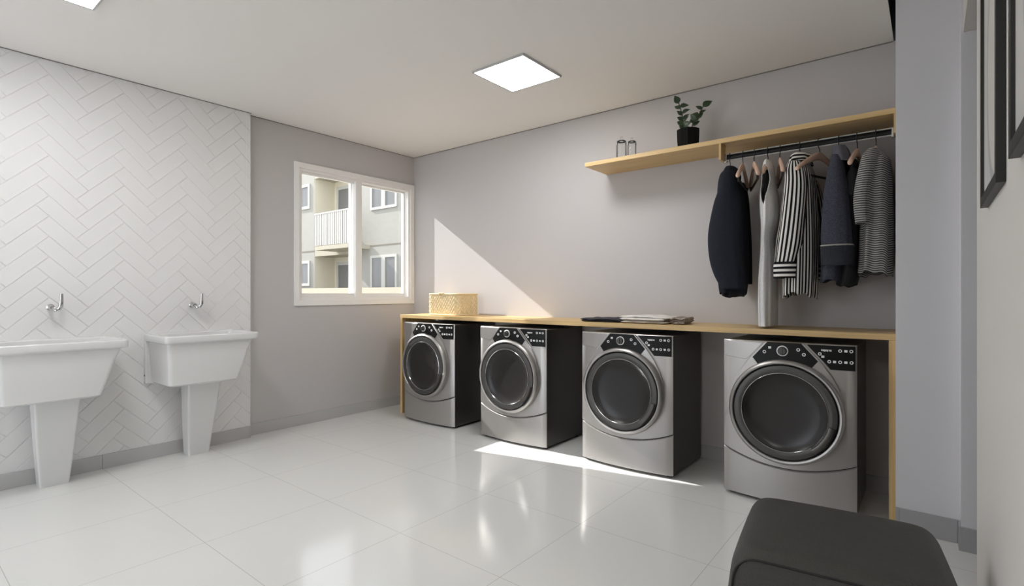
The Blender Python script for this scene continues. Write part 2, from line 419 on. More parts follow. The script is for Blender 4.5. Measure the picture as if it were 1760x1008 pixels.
# window
win = struct('window_1', bmesh.new(), M['white'])
bm = bmesh.new()
def ring_yz(bm, x0, x1, ya, yb, za, zb, t, tb=None):
    tb = tb or t
    box(bm, x0, x1, ya, yb, zb - t, zb); box(bm, x0, x1, ya, yb, za, za + tb)
    box(bm, x0, x1, ya, ya + t, za + tb, zb - t); box(bm, x0, x1, yb - t, yb, za + tb, zb - t)
ring_yz(bm, -0.02, 0.014, -1.287, -0.003, 0.998, 2.198, 0.045)
obj('casing', bm, M['white'], win, bevel=0.002)
bm = bmesh.new(); ring_yz(bm, -0.115, -0.006, WY0 + 0.0005, WY1 - 0.0005, 1.0355, 2.1545, 0.022, 0.030); obj('frame', bm, M['white'], win, bevel=0.002)
bm = bmesh.new(); ring_yz(bm, -0.060, -0.030, -1.228, -0.645, 1.062, 2.136, 0.022, 0.04); bm_s = obj('sash', bm, M['white'], win, bevel=0.002)
obj('pane', bx(-0.047, -0.043, -1.208, -0.665, 1.098, 2.116), M['pane'], bm_s)
bm = bmesh.new(); ring_yz(bm, -0.100, -0.066, -0.700, -0.052, 1.062, 2.142, 0.024, 0.04); bm_s = obj('sash', bm, M['white'], win, bevel=0.002)
obj('pane', bx(-0.085, -0.081, -0.678, -0.075, 1.098, 2.120), M['pane'], bm_s)
obj('mullion', bx(-0.062, -0.004, -0.685, -0.620, 1.065, 2.133), M['white'], win, bevel=0.002)
obj('window_sill', bx(-0.22, -0.1151, -1.25, -0.03, 1.0, 1.035), M['white'], win, bevel=0.003)

# ceiling lamps
def lamp(x0, y0, label):
    t = thing('ceiling_light', label, 'light', (x0 + 0.2, y0 + 0.2, H), 0, 'square ceiling light panels')
    bm = bmesh.new()
    for a in ((-0.2, 0.2, 0.19, 0.2), (-0.2, 0.2, -0.2, -0.19), (-0.2, -0.19, -0.19, 0.19), (0.19, 0.2, -0.19, 0.19)): box(bm, *a, -0.012, -0.0005)
    obj('lamp_frame', bm, M['steel_dark'] if False else M['base'], t)
    obj('diffuser', bx(-0.1895, 0.1895, -0.1895, 0.1895, -0.011, -0.003), M['lamp'], t)
lamp(1.892, -1.157, 'square white ceiling light panel above the washing machines')
lamp(0.954, -3.222, 'square ceiling light panel at the top left corner of the photo')
lamp(3.2, -4.7, 'added unseen fill light panel on the ceiling behind the camera')  # extra panel out of view, added to brighten the room

# ------------------------------------------------------------------ counter
ct = thing('counter', 'long light oak counter over the four washing machines', 'counter', (2.14, -0.21, 0))
obj('worktop', bx(-1.84, 1.844, -0.21, 0.209, 0.876, 0.906), M['oak_x'], ct, bevel=0.0015)
obj('side_panel', bx(1.815, 1.844, -0.21, 0.197, 0.0, 0.8755), M['oak_z'], ct, bevel=0.0015)
obj('side_panel', bx(-1.84, -1.811, -0.21, 0.197, 0.0, 0.8755), M['oak_z'], ct, bevel=0.0015)

# ------------------------------------------------------------------ washing machines
def bulge(x): return -0.530 - 0.030 * (1 - (x / 0.31) ** 2)
def curved_panel(zlo, zhi, off=0.0, x0=-0.31, x1=0.31, back=0.012, n=28):
    bm = bmesh.new(); cols = []
    for i in range(n + 1):
        x = x0 + (x1 - x0) * i / n; yf = bulge(x) - off
        ed = 0.006 if i in (0, n) else 0.0
        cols.append([bm.verts.new((x, yf + ed, zlo(x))), bm.verts.new((x, yf + ed, zhi(x) - 0.006)), bm.verts.new((x, yf + ed + 0.006, zhi(x))), bm.verts.new((x, -0.53 + back, zhi(x))), bm.verts.new((x, -0.53 + back, zlo(x)))])
    for A, B in zip(cols, cols[1:]):
        for k in range(5): bm.faces.new([A[k], B[k], B[(k + 1) % 5], A[(k + 1) % 5]])
    bm.faces.new(cols[0]); bm.faces.new(cols[-1][::-1])
    return bm
def patch(poly, off, th):
    """polygon in x,z laid over the bulging front, standing proud by off"""
    bm = prism(bmesh.new(), poly, 0, th)
    for i in range(-10, 11):
        bmesh.ops.bisect_plane(bm, geom=bm.verts[:] + bm.edges[:] + bm.faces[:], plane_co=(i * 0.03, 0, 0), plane_no=(1, 0, 0))
    for v in bm.verts: v.co.y += bulge(v.co.x) - off
    return bm
seam = lambda x: 0.200 + 0.062 * (abs(x) / 0.305) ** 2
def arc(r, a0, a1, n, c=(0, 0.495)):
    return [(c[0] + r * math.cos(math.radians(a0 + (a1 - a0) * i / n)), c[1] + r * math.sin(math.radians(a0 + (a1 - a0) * i / n))) for i in range(n + 1)]
def washer(loc):
    t = thing('washing_machine', 'x', 'washing machine', loc, 0, 'silver front loading washing machines')
    obj('cabinet', bx(-0.308, 0.308, -0.5175, -0.035, 0.016, 0.846), M['cab'], t, bevel=0.006)
    fp = obj('front_panel', curved_panel(lambda x: seam(x) + 0.003, lambda x: 0.850), M['steel'], t, smooth=True)
    fp.data.shade_smooth() if False else None
    obj('kick_panel', curved_panel(lambda x: 0.018, lambda x: seam(x) - 0.003, -0.002), M['steel'], t, smooth=True)
    bmg = curved_panel(lambda x: 0.02, lambda x: 0.845, -0.010, -0.306, 0.306); obj('seam_gasket', bmg, M['seam'], t)
    for a in (fp,): pass
    # hood around the door rising to the control console
    poly = [(-0.086, 0.849), (0.086, 0.849), (0.162, 0.762), (0.205, 0.700), (0.240, 0.630), (0.263, 0.560), (0.262, 0.500)] + arc(0.250, 2, 178, 24) + [(-0.262, 0.500), (-0.263, 0.560), (-0.240, 0.630), (-0.205, 0.700), (-0.162, 0.762)]
    obj('hood', patch(poly, 0.012, 0.014), M['steel'], t, bevel=0.004)
    poly = [(-0.079, 0.8495), (0.079, 0.8495), (0.152, 0.765)] + arc(0.267, 62, 118, 14) + [(-0.152, 0.765)]
    co = obj('console', patch(poly, 0.0150, 0.016), M['console'], t, bevel=0.0015)
    poly = [(0.101, 0.846), (0.304, 0.846), (0.304, 0.727), (0.203, 0.727), (0.172, 0.766)]
    cp = obj('control_panel', patch(poly, 0.0035, 0.006), M['console'], t, bevel=0.001)
    poly = [(-0.305, 0.844), (-0.101, 0.844), (-0.172, 0.764), (-0.19, 0.750), (-0.305, 0.762)]
    obj('detergent_drawer', patch(poly, 0.003, 0.005), M['steel'], t, bevel=0.0015)
    bm = bmesh.new()
    for s in (-1, 1): obj('chrome_trim', tube(bmesh.new(), [(s * x, bulge(x) - 0.012, z) for x, z in ((0.090, 0.849), (0.125, 0.808), (0.166, 0.762), (0.211, 0.698), (0.246, 0.628))], 0.0011, 6), M['chrome'], t, smooth=True)
    # dial
    y = bulge(0) - 0.0155
    bm = lathe(bmesh.new(), [(0.027, y + 0.001), (0.027, y - 0.004), (0.0225, y - 0.005), (0.0225, y + 0.001)], 32, 'y', (-0.006, 0, 0.808))
    d = obj('dial', bm, M['mark'], t, smooth=False)
    bm = lathe(bmesh.new(), [(0.021, y), (0.020, y - 0.016), (0.017, y - 0.018)], 32, 'y', (-0.006, 0, 0.808), capb=True); box(bm, -0.010, -0.002, y - 0.023, y - 0.016, 0.792, 0.824)
    obj('dial_knob', bm, M['steel_dark'], d)
    def marks(parent, off, spots, r=0.0085):
        for (x, z, kind) in spots:
            yy = bulge(x) - off
            if kind == 'o': bm = lathe(bmesh.new(), [(r, yy + .001), (r, yy - 0.0015), (r * 0.55, yy - 0.0015), (r * 0.55, yy + .001)], 14, 'y', (x, 0, z))
            elif kind == 's': bm = bx(x - r * 0.8, x + r * 0.8, yy - 0.0012, yy + .001, z - r * 0.7, z + r * 0.7)
            else: bm = bmesh.new(); [box(bm, x + a, x + a + 0.0045, yy - 0.0012, yy + .001, z - 0.004 - 0.0012 * k % 0.003, z + 0.003) for k, a in enumerate((-0.036, -0.030, -0.022, -0.014, -0.008, -0.002, 0.004, 0.010, 0.018, 0.025))]
            obj('button' if kind != 't' else 'printed_marks', bm, M['mark'], parent)
    marks(co, 0.0155, [(-0.066, 0.822, 's'), (-0.092, 0.798, 'o'), (0.066, 0.818, 'o'), (0.091, 0.795, 'o')])
    marks(cp, 0.004, [(0.178, 0.823, 't'), (0.243, 0.822, 'o'), (0.266, 0.822, 's'), (0.288, 0.822, 'o'), (0.158, 0.803, 'o'), (0.171, 0.790, 's'),
                      (0.198, 0.767, 'o'), (0.220, 0.767, 's'), (0.243, 0.767, 'o'), (0.266, 0.767, 's'), (0.289, 0.767, 'o')], 0.0080)
    # door: outer bright ring, dark ring, dished glass
    c = (0, 0, 0.495)
    prof = [(0.262, -0.515), (0.268, -0.560), (0.269, -0.578), (0.264, -0.590), (0.256, -0.596), (0.248, -0.594), (0.2440, -0.586), (0.2440, -0.572)]
    obj('door_surround', lathe(bmesh.new(), prof, 96, 'y', c), M['steel'], t, smooth=True)
    dr = obj('door', lathe(bmesh.new(), [(0.2405, -0.562), (0.2405, -0.588), (0.237, -0.5925), (0.222, -0.5945), (0.207, -0.5935), (0.2, -0.591)], 96, 'y', c), M['steel_dark'], t, smooth=True)
    obj('door_trim', lathe(bmesh.new(), [(0.2025, -0.586), (0.2015, -0.5945), (0.1995, -0.5955), (0.1975, -0.593), (0.1970, -0.580)], 96, 'y', c), M['chrome'], dr, smooth=True)
    obj('door_gasket', lathe(bmesh.new(), [(0.2445, -0.570), (0.2400, -0.574), (0.2400, -0.570), (0.2, -0.562)], 96, 'y', c), M['seam'], dr)
    obj('door_glass', lathe(bmesh.new(), [(0.1980, -0.588), (0.190, -0.5835), (0.176, -0.577), (0.155, -0.5715), (0.12, -0.568), (0.07, -0.566), (0.001, -0.5655)], 96, 'y', c, capb=True), M['doorglass'], dr, smooth=True)
    # handle on the lower right of the ring
    bm = bmesh.new(); A = []
    n = 14
    for i in range(n + 1):
        a = math.radians(-52 + 40 * i / n)
        A.append([bm.verts.new((r * math.cos(a), yy, 0.495 + r * math.sin(a))) for r, yy in ((0.204, -0.590), (0.207, -0.606), (0.219, -0.609), (0.232, -0.606), (0.237, -0.590))])
    for P, Q in zip(A, A[1:]):
        for k in range(4): bm.faces.new([P[k], P[k + 1], Q[k + 1], Q[k]])
    bm.faces.new(A[0]); bm.faces.new(A[-1][::-1])
    obj('door_handle', bm, M['cab'], dr, smooth=True)
    for sx in (-1, 1):
        for yy in (-0.48, -0.08):
            obj('foot', lathe(bmesh.new(), [(0.02, 0), (0.02, 0.0165)], 14, 'z', (sx * 0.27, yy, 0), True, True), M['seam'], t)
    return t
w1 = washer((0.798, 0, 0))
labs = ['silver washing machine nearest the window, beneath the wicker basket', 'second silver washing machine from the window, lower front catching sunlight',
        'third silver washing machine from the window, beneath the folded clothes', 'silver washing machine at the right end beneath the hanging clothes, largest in view']
w1['label'] = labs[0]
for i, x in enumerate((1.703, 2.614, 3.526)):
    q = copy_tree(w1); q.location = (x, 0, 0); q['label'] = labs[i + 1]

# ------------------------------------------------------------------ sinks and taps
def sink(yc, label, tap_label):
    t = thing('laundry_sink', label, 'sink', (0.05, yc, 0), 0, 'white pedestal laundry sinks')
    # basin: outer skin rows (z, x0, x1, y0, y1) rectangles with rounded corners
    def rr(x0, x1, y0, y1, r, z, n=6):
        out = []
        for cx, cy, a0 in ((x1 - r, y0 + r, -90), (x1 - r, y1 - r, 0), (x0 + r, y1 - r, 90), (x0 + r, y0 + r, 180)):
            for i in range(n + 1):
                a = math.radians(a0 + 90 * i / n); out.append((cx + r * math.cos(a), cy + r * math.sin(a), z))
        return out
    L = [rr(0.05, 0.350, -0.245, 0.150, 0.018, 0.512), rr(0.04, 0.362, -0.257, 0.165, 0.022, 0.522), rr(0.03, 0.374, -0.262, 0.196, 0.022, 0.62),
         rr(0.02, 0.382, -0.268, 0.224, 0.022, 0.72), rr(0.012, 0.386, -0.272, 0.250, 0.02, 0.782), rr(0.002, 0.405, -0.289, 0.279, 0.022, 0.790), rr(0.0, 0.410, -0.291, 0.281, 0.022, 0.796),
         rr(0.0, 0.410, -0.291, 0.281, 0.022, 0.828), rr(0.003, 0.406, -0.287, 0.277, 0.02, 0.834), rr(0.035, 0.380, -0.262, 0.252, 0.02, 0.834), rr(0.040, 0.374, -0.256, 0.246, 0.02, 0.828),
         rr(0.05, 0.362, -0.245, 0.20, 0.03, 0.70), rr(0.07, 0.34, -0.23, 0.12, 0.03, 0.54)]
    bm = bmesh.new(); R = [[bm.verts.new(p) for p in l] for l in L]
    n = len(L[0])
    for A, B in zip(R, R[1:]):
        for k in range(n): bm.faces.new([A[k], A[(k + 1) % n], B[(k + 1) % n], B[k]])
    bm.faces.new(R[0][::-1]); bm.faces.new(R[-1])
    o = obj('basin', bm, M['ceramic'], t, smooth=True); o.modifiers.new('b', 'BEVEL').width = 0.002
    obj('back_apron', bx(0.0, 0.040, -0.288, 0.20, 0.505, 0.794), M['ceramic'], t, bevel=0.006)
    bm = bmesh.new(); P = []
    for z, x0, x1, y0, y1 in ((0.0, 0.045, 0.145, -0.070, 0.062), (0.20, 0.07, 0.185, -0.088, 0.076), (0.505, 0.12, 0.262, -0.112, 0.090), (0.5115, 0.12, 0.262, -0.112, 0.090)):
        P.append([bm.verts.new(p) for p in rr(x0, x1, y0, y1, 0.012, z, 3)])
    n = len(P[0])
    for A, B in zip(P, P[1:]):
        for k in range(n): bm.faces.new([A[k], A[(k + 1) % n], B[(k + 1) % n], B[k]])
    bm.faces.new(P[0][::-1]); bm.faces.new(P[-1]); obj('pedestal', bm, M['ceramic'], t)
    obj('overflow_hole', lathe(bmesh.new(), [(0.006, -0.2898), (0.006, -0.286)], 12, 'y', (0.02, 0, 0.56), True, True), M['seam'], t)
    k = thing('tap', tap_label, 'tap', (0.053, yc, 1.02), 0, 'chrome wall taps above the sinks')
    bm = lathe(bmesh.new(), [(0.020, 0.0), (0.020, 0.004), (0.013, 0.010), (0.0125, 0.05), (0.011, 0.055)], 20, 'z', (0, 0, 0), True, True)
    bmesh.ops.rotate(bm, verts=bm.verts, matrix=Matrix.Rotation(PI / 2, 3, 'Y')); obj('tap_body', bm, M['chrome'], k, smooth=True)
    obj('spout', tube(bmesh.new(), [(0.045, 0.002, 0), (0.056, 0.004, -0.008), (0.066, 0.008, -0.014), (0.070, 0.010, -0.022)], 0.0085, 12), M['chrome'], k, smooth=True)
    obj('tap_lever', tube(bmesh.new(), [(0.045, 0.004, -0.003), (0.060, 0.014, -0.011), (0.073, 0.027, -0.008), (0.078, 0.034, 0.010), (0.078, 0.036, 0.045), (0.075, 0.037, 0.080)], [0.008, 0.009, 0.0105, 0.0115, 0.011, 0.009], 12), M['chrome'], k, smooth=True)
sink(-2.071, 'white ceramic laundry sink on pedestal, nearer the window wall', 'chrome wall tap above the sink nearer the window wall')
sink(-2.828, 'white ceramic laundry sink on pedestal at the left edge of the photo', 'chrome wall tap above the sink at the left edge')

# ------------------------------------------------------------------ wall shelf and hanging rail
sh = thing('wall_shelf', 'long light oak shelf on the back wall with plant and jars', 'shelf', (3.094, 0, 2.0))
obj('shelf_board', bx(-0.891, 0.8905, -0.324, -0.0005, -0.002, 0.026), M['oak_x'], sh, bevel=0.0015)
obj('end_panel', bx(0.031, 0.044, -0.322, -0.232, -0.10, -0.0021), M['oak_z'], sh, bevel=0.001)
obj('end_panel', bx(0.876, 0.8905, -0.322, -0.232, -0.10, -0.0021), M['oak_z'], sh, bevel=0.001)
RZ = 1.925
rl = thing('clothes_rail', 'dark metal clothes rail with chrome edges under the oak shelf', 'rail', (3.55, -0.25, RZ))
def oval(bm, x0, x1, ry, rz, y=0, z=0, n=20):
    A = [bm.verts.new((x0, y + ry * math.cos(2 * PI * i / n), z + rz * math.sin(2 * PI * i / n))) for i in range(n)]
    B = [bm.verts.new((x1, y + ry * math.cos(2 * PI * i / n), z + rz * math.sin(2 * PI * i / n))) for i in range(n)]
    for i in range(n): bm.faces.new([A[i], A[(i + 1) % n], B[(i + 1) % n], B[i]])
    bm.faces.new(A[::-1]); bm.faces.new(B); return bm
obj('bar', oval(bmesh.new(), -0.411, 0.42, 0.009, 0.0165), M['rail'], rl, smooth=False)
bm = oval(bmesh.new(), -0.411, 0.42, 0.0065, 0.0036, -0.004, 0.0180, 10); oval(bm, -0.411, 0.42, 0.0065, 0.0036, -0.004, -0.0180, 10); obj('chrome_edge', bm, M['edge'], rl, smooth=True)
for x0, x1 in ((-0.4118, -0.396), (0.408, 0.4195)):
    bm = bmesh.new(); box(bm, x0, x1, -0.016, 0.016, -0.030, 0.020); obj('rail_bracket', bm, M['chrome'], rl, bevel=0.003)

def hanger(x, yaw, label, bare=True, span=None):
    span = span or (0.212 if bare else 0.150)
    t = thing('clothes_hanger', label, 'hanger', (x, -0.25, RZ), yaw, 'wooden clothes hangers on the rail')
    # hook: over the rail, down to the neck (axis of the shoulders is local y)
    pts = [(0.0, 0.024, 0.004)]
    for i in range(9):
        a = PI * i / 8; pts.append((0, 0.020 * math.cos(a), 0.010 + 0.014 * math.sin(a)))
    pts += [(0, -0.020, -0.012), (0, -0.010, -0.026), (0, 0, -0.034), (0, 0, -0.062)]
    obj('hook', tube(bmesh.new(), pts, 0.0022, 8), M['rail'], t, smooth=True)
    bm = bmesh.new(); rings = []
    for s in (-1.035, -1.028, -1.012, -0.98, -0.9, -0.8, -0.68, -0.55, -0.42, -0.3, -0.2, -0.12, -0.05, 0.05, 0.12, 0.2, 0.3, 0.42, 0.55, 0.68, 0.8, 0.9, 0.98, 1.012, 1.028, 1.035):
        en = {1.035: 0.15, 1.028: 0.55, 1.012: 0.85}.get(abs(s), 1.0)
        y = span * s; z = -0.070 - 0.092 * (span / 0.212) * abs(s) ** 1.35 - (0 if bare else 0.012); hh = (0.027 - 0.014 * abs(s) ** 0.6) * en; ww = (0.0075 + 0.0045 * abs(s)) * en
        x_ = 0.02 * s * s
        rings.append([bm.verts.new((x_ * 0 + ww * math.cos(2 * PI * k / 12), y, z + hh * math.sin(2 * PI * k / 12))) for k in range(12)])
    for A, B in zip(rings, rings[1:]):
        for k in range(12): bm.faces.new([A[k], A[(k + 1) % 12], B[(k + 1) % 12], B[k]])
    bm.faces.new(rings[0][::-1]); bm.faces.new(rings[-1]); obj('shoulders', bm, M['hwood'], t, smooth=True)
    if bare:
        bm = bmesh.new(); tube(bm, [(0, -0.188, -0.165), (0, -0.178, -0.186), (0, 0.178, -0.186), (0, 0.188, -0.165)], 0.0065, 8); obj('trouser_bar', bm, M['hdark'], t, smooth=True)
    return t
hanger(3.170, 0.10, 'hanger holding the navy coat, leftmost on the rail', bare=False)
hanger(3.243, 0.13, 'bare wooden hanger right of the navy coat')
hanger(3.304, 0.34, 'bare wooden hanger left of the grey dress')
hanger(3.380, 0.05, 'hanger holding the light grey dress', bare=False)
hanger(3.442, 0.27, 'bare wooden hanger between grey dress and striped shirt')
hanger(3.545, 0.06, 'hanger inside the black and white striped shirt', bare=False)
hanger(3.640, -0.36, 'bare wooden hanger turned towards the room in front of the striped shirt')
hanger(3.730, 0.0, 'hanger inside the dark denim jacket', bare=False)
hanger(3.812, -0.06, 'hanger holding the black top, between denim jacket and grey top', bare=False, span=0.205)
hanger(3.893, 0.0, 'hanger holding the fine striped grey top, rightmost on the rail', bare=False)

# ------------------------------------------------------------------ garments
def garment(name, label, cat, loc=(0, 0, 0)):
    return thing(name, label, cat, loc, 0, 'clothes hanging from the rail')
# navy coat
g = garment('coat', 'navy blue coat hanging leftmost on the rail', 'coat')
obj('coat_body', loft([(1.835, 3.172, 0.026, -0.25, 0.07), (1.80, 3.174, 0.036, -0.25, 0.155), (1.714, 3.179, 0.054, -0.25, 0.185), (1.469, 3.182, 0.075, -0.25, 0.185), (1.259, 3.188, 0.074, -0.25, 0.19), (1.100, 3.190, 0.058, -0.25, 0.185)], fold=0.05, ph=1, hem=0.006), M['coat'], g, smooth=True, solid=0.004)
obj('coat_lining', loft([(1.5, 3.182, 0.06, -0.25, 0.165), (1.25, 3.190, 0.058, -0.25, 0.17), (1.085, 3.196, 0.048, -0.26, 0.16)], fold=0.10, k=5, ph=2, hem=0.006), M['coat_in'], g, smooth=True, solid=0.003)
obj('sleeve', loft([(1.812, 3.190, 0.022, -0.385, 0.03), (1.78, 3.200, 0.040, -0.40, 0.045), (1.70, 3.204, 0.052, -0.41, 0.055), (1.622, 3.199, 0.073, -0.41, 0.06), (1.455, 3.188, 0.093, -0.41, 0.062), (1.32, 3.194, 0.093, -0.415, 0.060), (1.219, 3.212, 0.084, -0.42, 0.056), (1.128, 3.236, 0.062, -0.42, 0.05)], fold=0.03, k=5, ph=3, captop=True), M['coat'], g, smooth=True, solid=0.004)
obj('sleeve', loft([(1.79, 3.18, 0.03, -0.10, 0.03), (1.70, 3.185, 0.045, -0.085, 0.05), (1.45, 3.19, 0.055, -0.075, 0.052), (1.16, 3.20, 0.05, -0.075, 0.045)], fold=0.03, k=5, ph=4, captop=True), M['coat'], g, smooth=True, solid=0.004)
bm = loft([(1.862, 3.176, 0.024, -0.25, 0.058), (1.850, 3.177, 0.034, -0.25, 0.072), (1.815, 3.178, 0.046, -0.25, 0.095), (1.795, 3.178, 0.044, -0.25, 0.105)], fold=0.02, ph=5); obj('collar', bm, M['coat'], g, smooth=True, solid=0.004)
# grey dress
g = garment('dress', 'light grey sleeveless knit dress reaching the counter', 'dress')
rows = [(1.868, 3.382, 0.010, -0.25, 0.060), (1.845, 3.383, 0.020, -0.25, 0.085), (1.79, 3.384, 0.026, -0.25, 0.115), (1.713, 3.386, 0.030, -0.25, 0.135), (1.640, 3.388, 0.040, -0.25, 0.140), (1.569, 3.390, 0.041, -0.25, 0.145), (1.502, 3.389, 0.034, -0.25, 0.14), (1.419, 3.380, 0.025, -0.25, 0.12), (1.319, 3.381, 0.031, -0.25, 0.125), (1.185, 3.381, 0.037, -0.25, 0.15), (1.051, 3.381, 0.037, -0.25, 0.155), (0.918, 3.382, 0.035, -0.25, 0.155)]
bm = loft(rows, n=240, fold=0.05, k=9, ph=6, sub=16)
kill = []
for f in bm.faces:      # arm openings at both ends of the shoulder line, a slit that widens downwards
    c = f.calc_center_median(); t = (1.835 - c.z) / 0.235
    if 0 < t < 1:
        wdt = 0.024 * math.sin(PI * t ** 0.75) ** 0.8
        if abs(c.y + 0.25) > 0.06 and abs(c.x - 3.383 - 0.004 * t) < wdt: kill.append(f)
bmesh.ops.delete(bm, geom=kill, context='FACES')
obj('dress_body', bm, M['dress'], g, smooth=True, solid=0.004)
obj('dress_inner_shade', loft([(1.82, 3.384, 0.008, -0.25, 0.05), (1.72, 3.386, 0.014, -0.25, 0.09), (1.58, 3.389, 0.022, -0.25, 0.10), (1.50, 3.389, 0.018, -0.25, 0.09)], fold=0.02), M['coat_in'], g, smooth=True, solid=0.002)  # black inner loft paints the shade seen through the arm openings
# striped shirt
g = garment('shirt', 'black and white vertically striped shirt with cuffed sleeves', 'shirt')
obj('shirt_body', loft([(1.835, 3.548, 0.034, -0.24, 0.075), (1.80, 3.549, 0.052, -0.24, 0.15), (1.735, 3.551, 0.068, -0.25, 0.185), (1.605, 3.551, 0.076, -0.25, 0.175), (1.443, 3.550, 0.082, -0.25, 0.17), (1.28, 3.548, 0.084, -0.25, 0.175), (1.118, 3.546, 0.082, -0.25, 0.18), (1.090, 3.546, 0.078, -0.25, 0.18)], n=110, fold=0.085, k=9, ph=7, hem=0.014), M['shirt'], g, smooth=True, solid=0.003)
s = obj('sleeve', loft([(1.812, 3.540, 0.030, -0.385, 0.03), (1.77, 3.545, 0.046, -0.40, 0.045), (1.70, 3.549, 0.052, -0.405, 0.050), (1.616, 3.545, 0.056, -0.405, 0.052), (1.492, 3.534, 0.058, -0.405, 0.052), (1.368, 3.520, 0.060, -0.41, 0.050), (1.268, 3.505, 0.054, -0.415, 0.046)], n=80, fold=0.05, k=6, ph=8, captop=True), M['shirt'], g, smooth=True, solid=0.003)
obj('cuff', loft([(1.272, 3.506, 0.058, -0.417, 0.049), (1.225, 3.503, 0.058, -0.417, 0.049), (1.184, 3.503, 0.056, -0.417, 0.047)], fold=0.03, k=5, ph=9, captop=True), M['shirt_h'], s, smooth=True, solid=0.003)
s = obj('sleeve', loft([(1.79, 3.556, 0.03, -0.10, 0.03), (1.70, 3.572, 0.048, -0.085, 0.048), (1.55, 3.590, 0.055, -0.08, 0.050), (1.36, 3.602, 0.055, -0.08, 0.048), (1.26, 3.602, 0.052, -0.08, 0.046)], n=80, fold=0.05, k=6, ph=10, captop=True), M['shirt'], g, smooth=True, solid=0.003)
obj('cuff', loft([(1.262, 3.602, 0.056, -0.08, 0.049), (1.18, 3.602, 0.054, -0.08, 0.047)], sub=10, fold=0.03, k=5, ph=11, captop=True), M['shirt_h'], s, smooth=True, solid=0.003)
obj('collar', loft([(1.868, 3.550, 0.030, -0.25, 0.058), (1.878, 3.548, 0.044, -0.25, 0.070), (1.855, 3.546, 0.054, -0.255, 0.085), (1.822, 3.546, 0.060, -0.26, 0.11)], n=80, fold=0.14, k=3, ph=12), M['shirt_h'], g, smooth=True, solid=0.004)
# denim jacket
g = garment('jacket', 'dark blue speckled denim jacket between striped shirt and black top', 'jacket')
obj('jacket_body', loft([(1.845, 3.732, 0.024, -0.24, 0.07), (1.80, 3.732, 0.034, -0.24, 0.15), (1.741, 3.730, 0.044, -0.25, 0.185), (1.493, 3.722, 0.060, -0.25, 0.18), (1.305, 3.716, 0.062, -0.25, 0.18), (1.165, 3.706, 0.058, -0.25, 0.18)], fold=0.04, k=5, ph=13, hem=0.008), M['denim'], g, smooth=True, solid=0.005)
s = obj('sleeve', loft([(1.820, 3.728, 0.016, -0.37, 0.03), (1.79, 3.735, 0.026, -0.39, 0.042), (1.744, 3.735, 0.036, -0.40, 0.050), (1.625, 3.735, 0.054, -0.405, 0.055), (1.475, 3.735, 0.066, -0.41, 0.055), (1.345, 3.738, 0.070, -0.41, 0.052)], fold=0.04, k=5, ph=14, captop=True), M['denim'], g, smooth=True, solid=0.005)
obj('cuff', loft([(1.346, 3.738, 0.073, -0.41, 0.055), (1.30, 3.740, 0.073, -0.41, 0.054), (1.245, 3.742, 0.070, -0.41, 0.052)], fold=0.03, k=5, ph=15, captop=True), mat('faded_denim_band', srgb(40, 42, 49), 0.95, bump=(300, 0.6, 0.002), var=(110, 0.4)), s, smooth=True, solid=0.004)
obj('stitching', loft([(1.352, 3.738, 0.0735, -0.41, 0.0555), (1.348, 3.738, 0.0745, -0.41, 0.0565), (1.344, 3.738, 0.0735, -0.41, 0.0555)], sub=2, fold=0.03, k=5, ph=15), M['stitch'], s, smooth=True)
obj('sleeve', loft([(1.80, 3.725, 0.028, -0.11, 0.03), (1.70, 3.72, 0.040, -0.09, 0.05), (1.45, 3.715, 0.048, -0.08, 0.052), (1.22, 3.71, 0.044, -0.08, 0.045)], fold=0.03, k=5, ph=16, captop=True), M['denim'], g, smooth=True, solid=0.004)
obj('collar', loft([(1.862, 3.735, 0.020, -0.24, 0.05), (1.886, 3.736, 0.028, -0.25, 0.062), (1.850, 3.742, 0.040, -0.27, 0.090), (1.780, 3.758, 0.040, -0.29, 0.13)], fold=0.12, k=3, ph=17), M['denim_grey'], g, smooth=True, solid=0.005)
# black top
g = garment('black_top', 'black top hanging behind the denim jacket', 'top')
obj('top_body', loft([(1.795, 3.808, 0.010, -0.24, 0.10), (1.765, 3.808, 0.020, -0.24, 0.155), (1.72, 3.806, 0.026, -0.24, 0.17), (1.6, 3.803, 0.032, -0.24, 0.165), (1.425, 3.800, 0.034, -0.24, 0.165), (1.241, 3.785, 0.042, -0.24, 0.165), (1.145, 3.765, 0.044, -0.24, 0.155)], fold=0.07, k=5, ph=18, hem=0.007), M['blackcloth'], g, smooth=True, solid=0.004)
obj('sleeve', loft([(1.735, 3.808, 0.016, -0.38, 0.03), (1.70, 3.806, 0.026, -0.385, 0.035), (1.60, 3.803, 0.030, -0.385, 0.04)], fold=0.05, k=5, ph=19, captop=True), M['blackcloth'], g, smooth=True, solid=0.003)
# fine striped top
g = garment('striped_top', 'loose grey top with fine horizontal stripes, rightmost garment', 'top')
obj('top_body', loft([(1.826, 3.898, 0.030, -0.235, 0.095), (1.80, 3.900, 0.044, -0.235, 0.15), (1.763, 3.902, 0.056, -0.24, 0.185), (1.658, 3.900, 0.066, -0.245, 0.19), (1.418, 3.896, 0.074, -0.245, 0.185), (1.200, 3.892, 0.076, -0.245, 0.19)], n=90, fold=0.06, k=8, ph=20, hem=0.010), M['tee'], g, smooth=True, solid=0.003)
obj('sleeve', loft([(1.822, 3.888, 0.022, -0.385, 0.03), (1.785, 3.876, 0.030, -0.41, 0.04), (1.721, 3.866, 0.034, -0.425, 0.045), (1.637, 3.852, 0.034, -0.43, 0.045), (1.551, 3.845, 0.034, -0.43, 0.045), (1.449, 3.850, 0.031, -0.43, 0.042)], fold=0.05, k=6, ph=21, captop=True), M['tee'], g, smooth=True, solid=0.003)
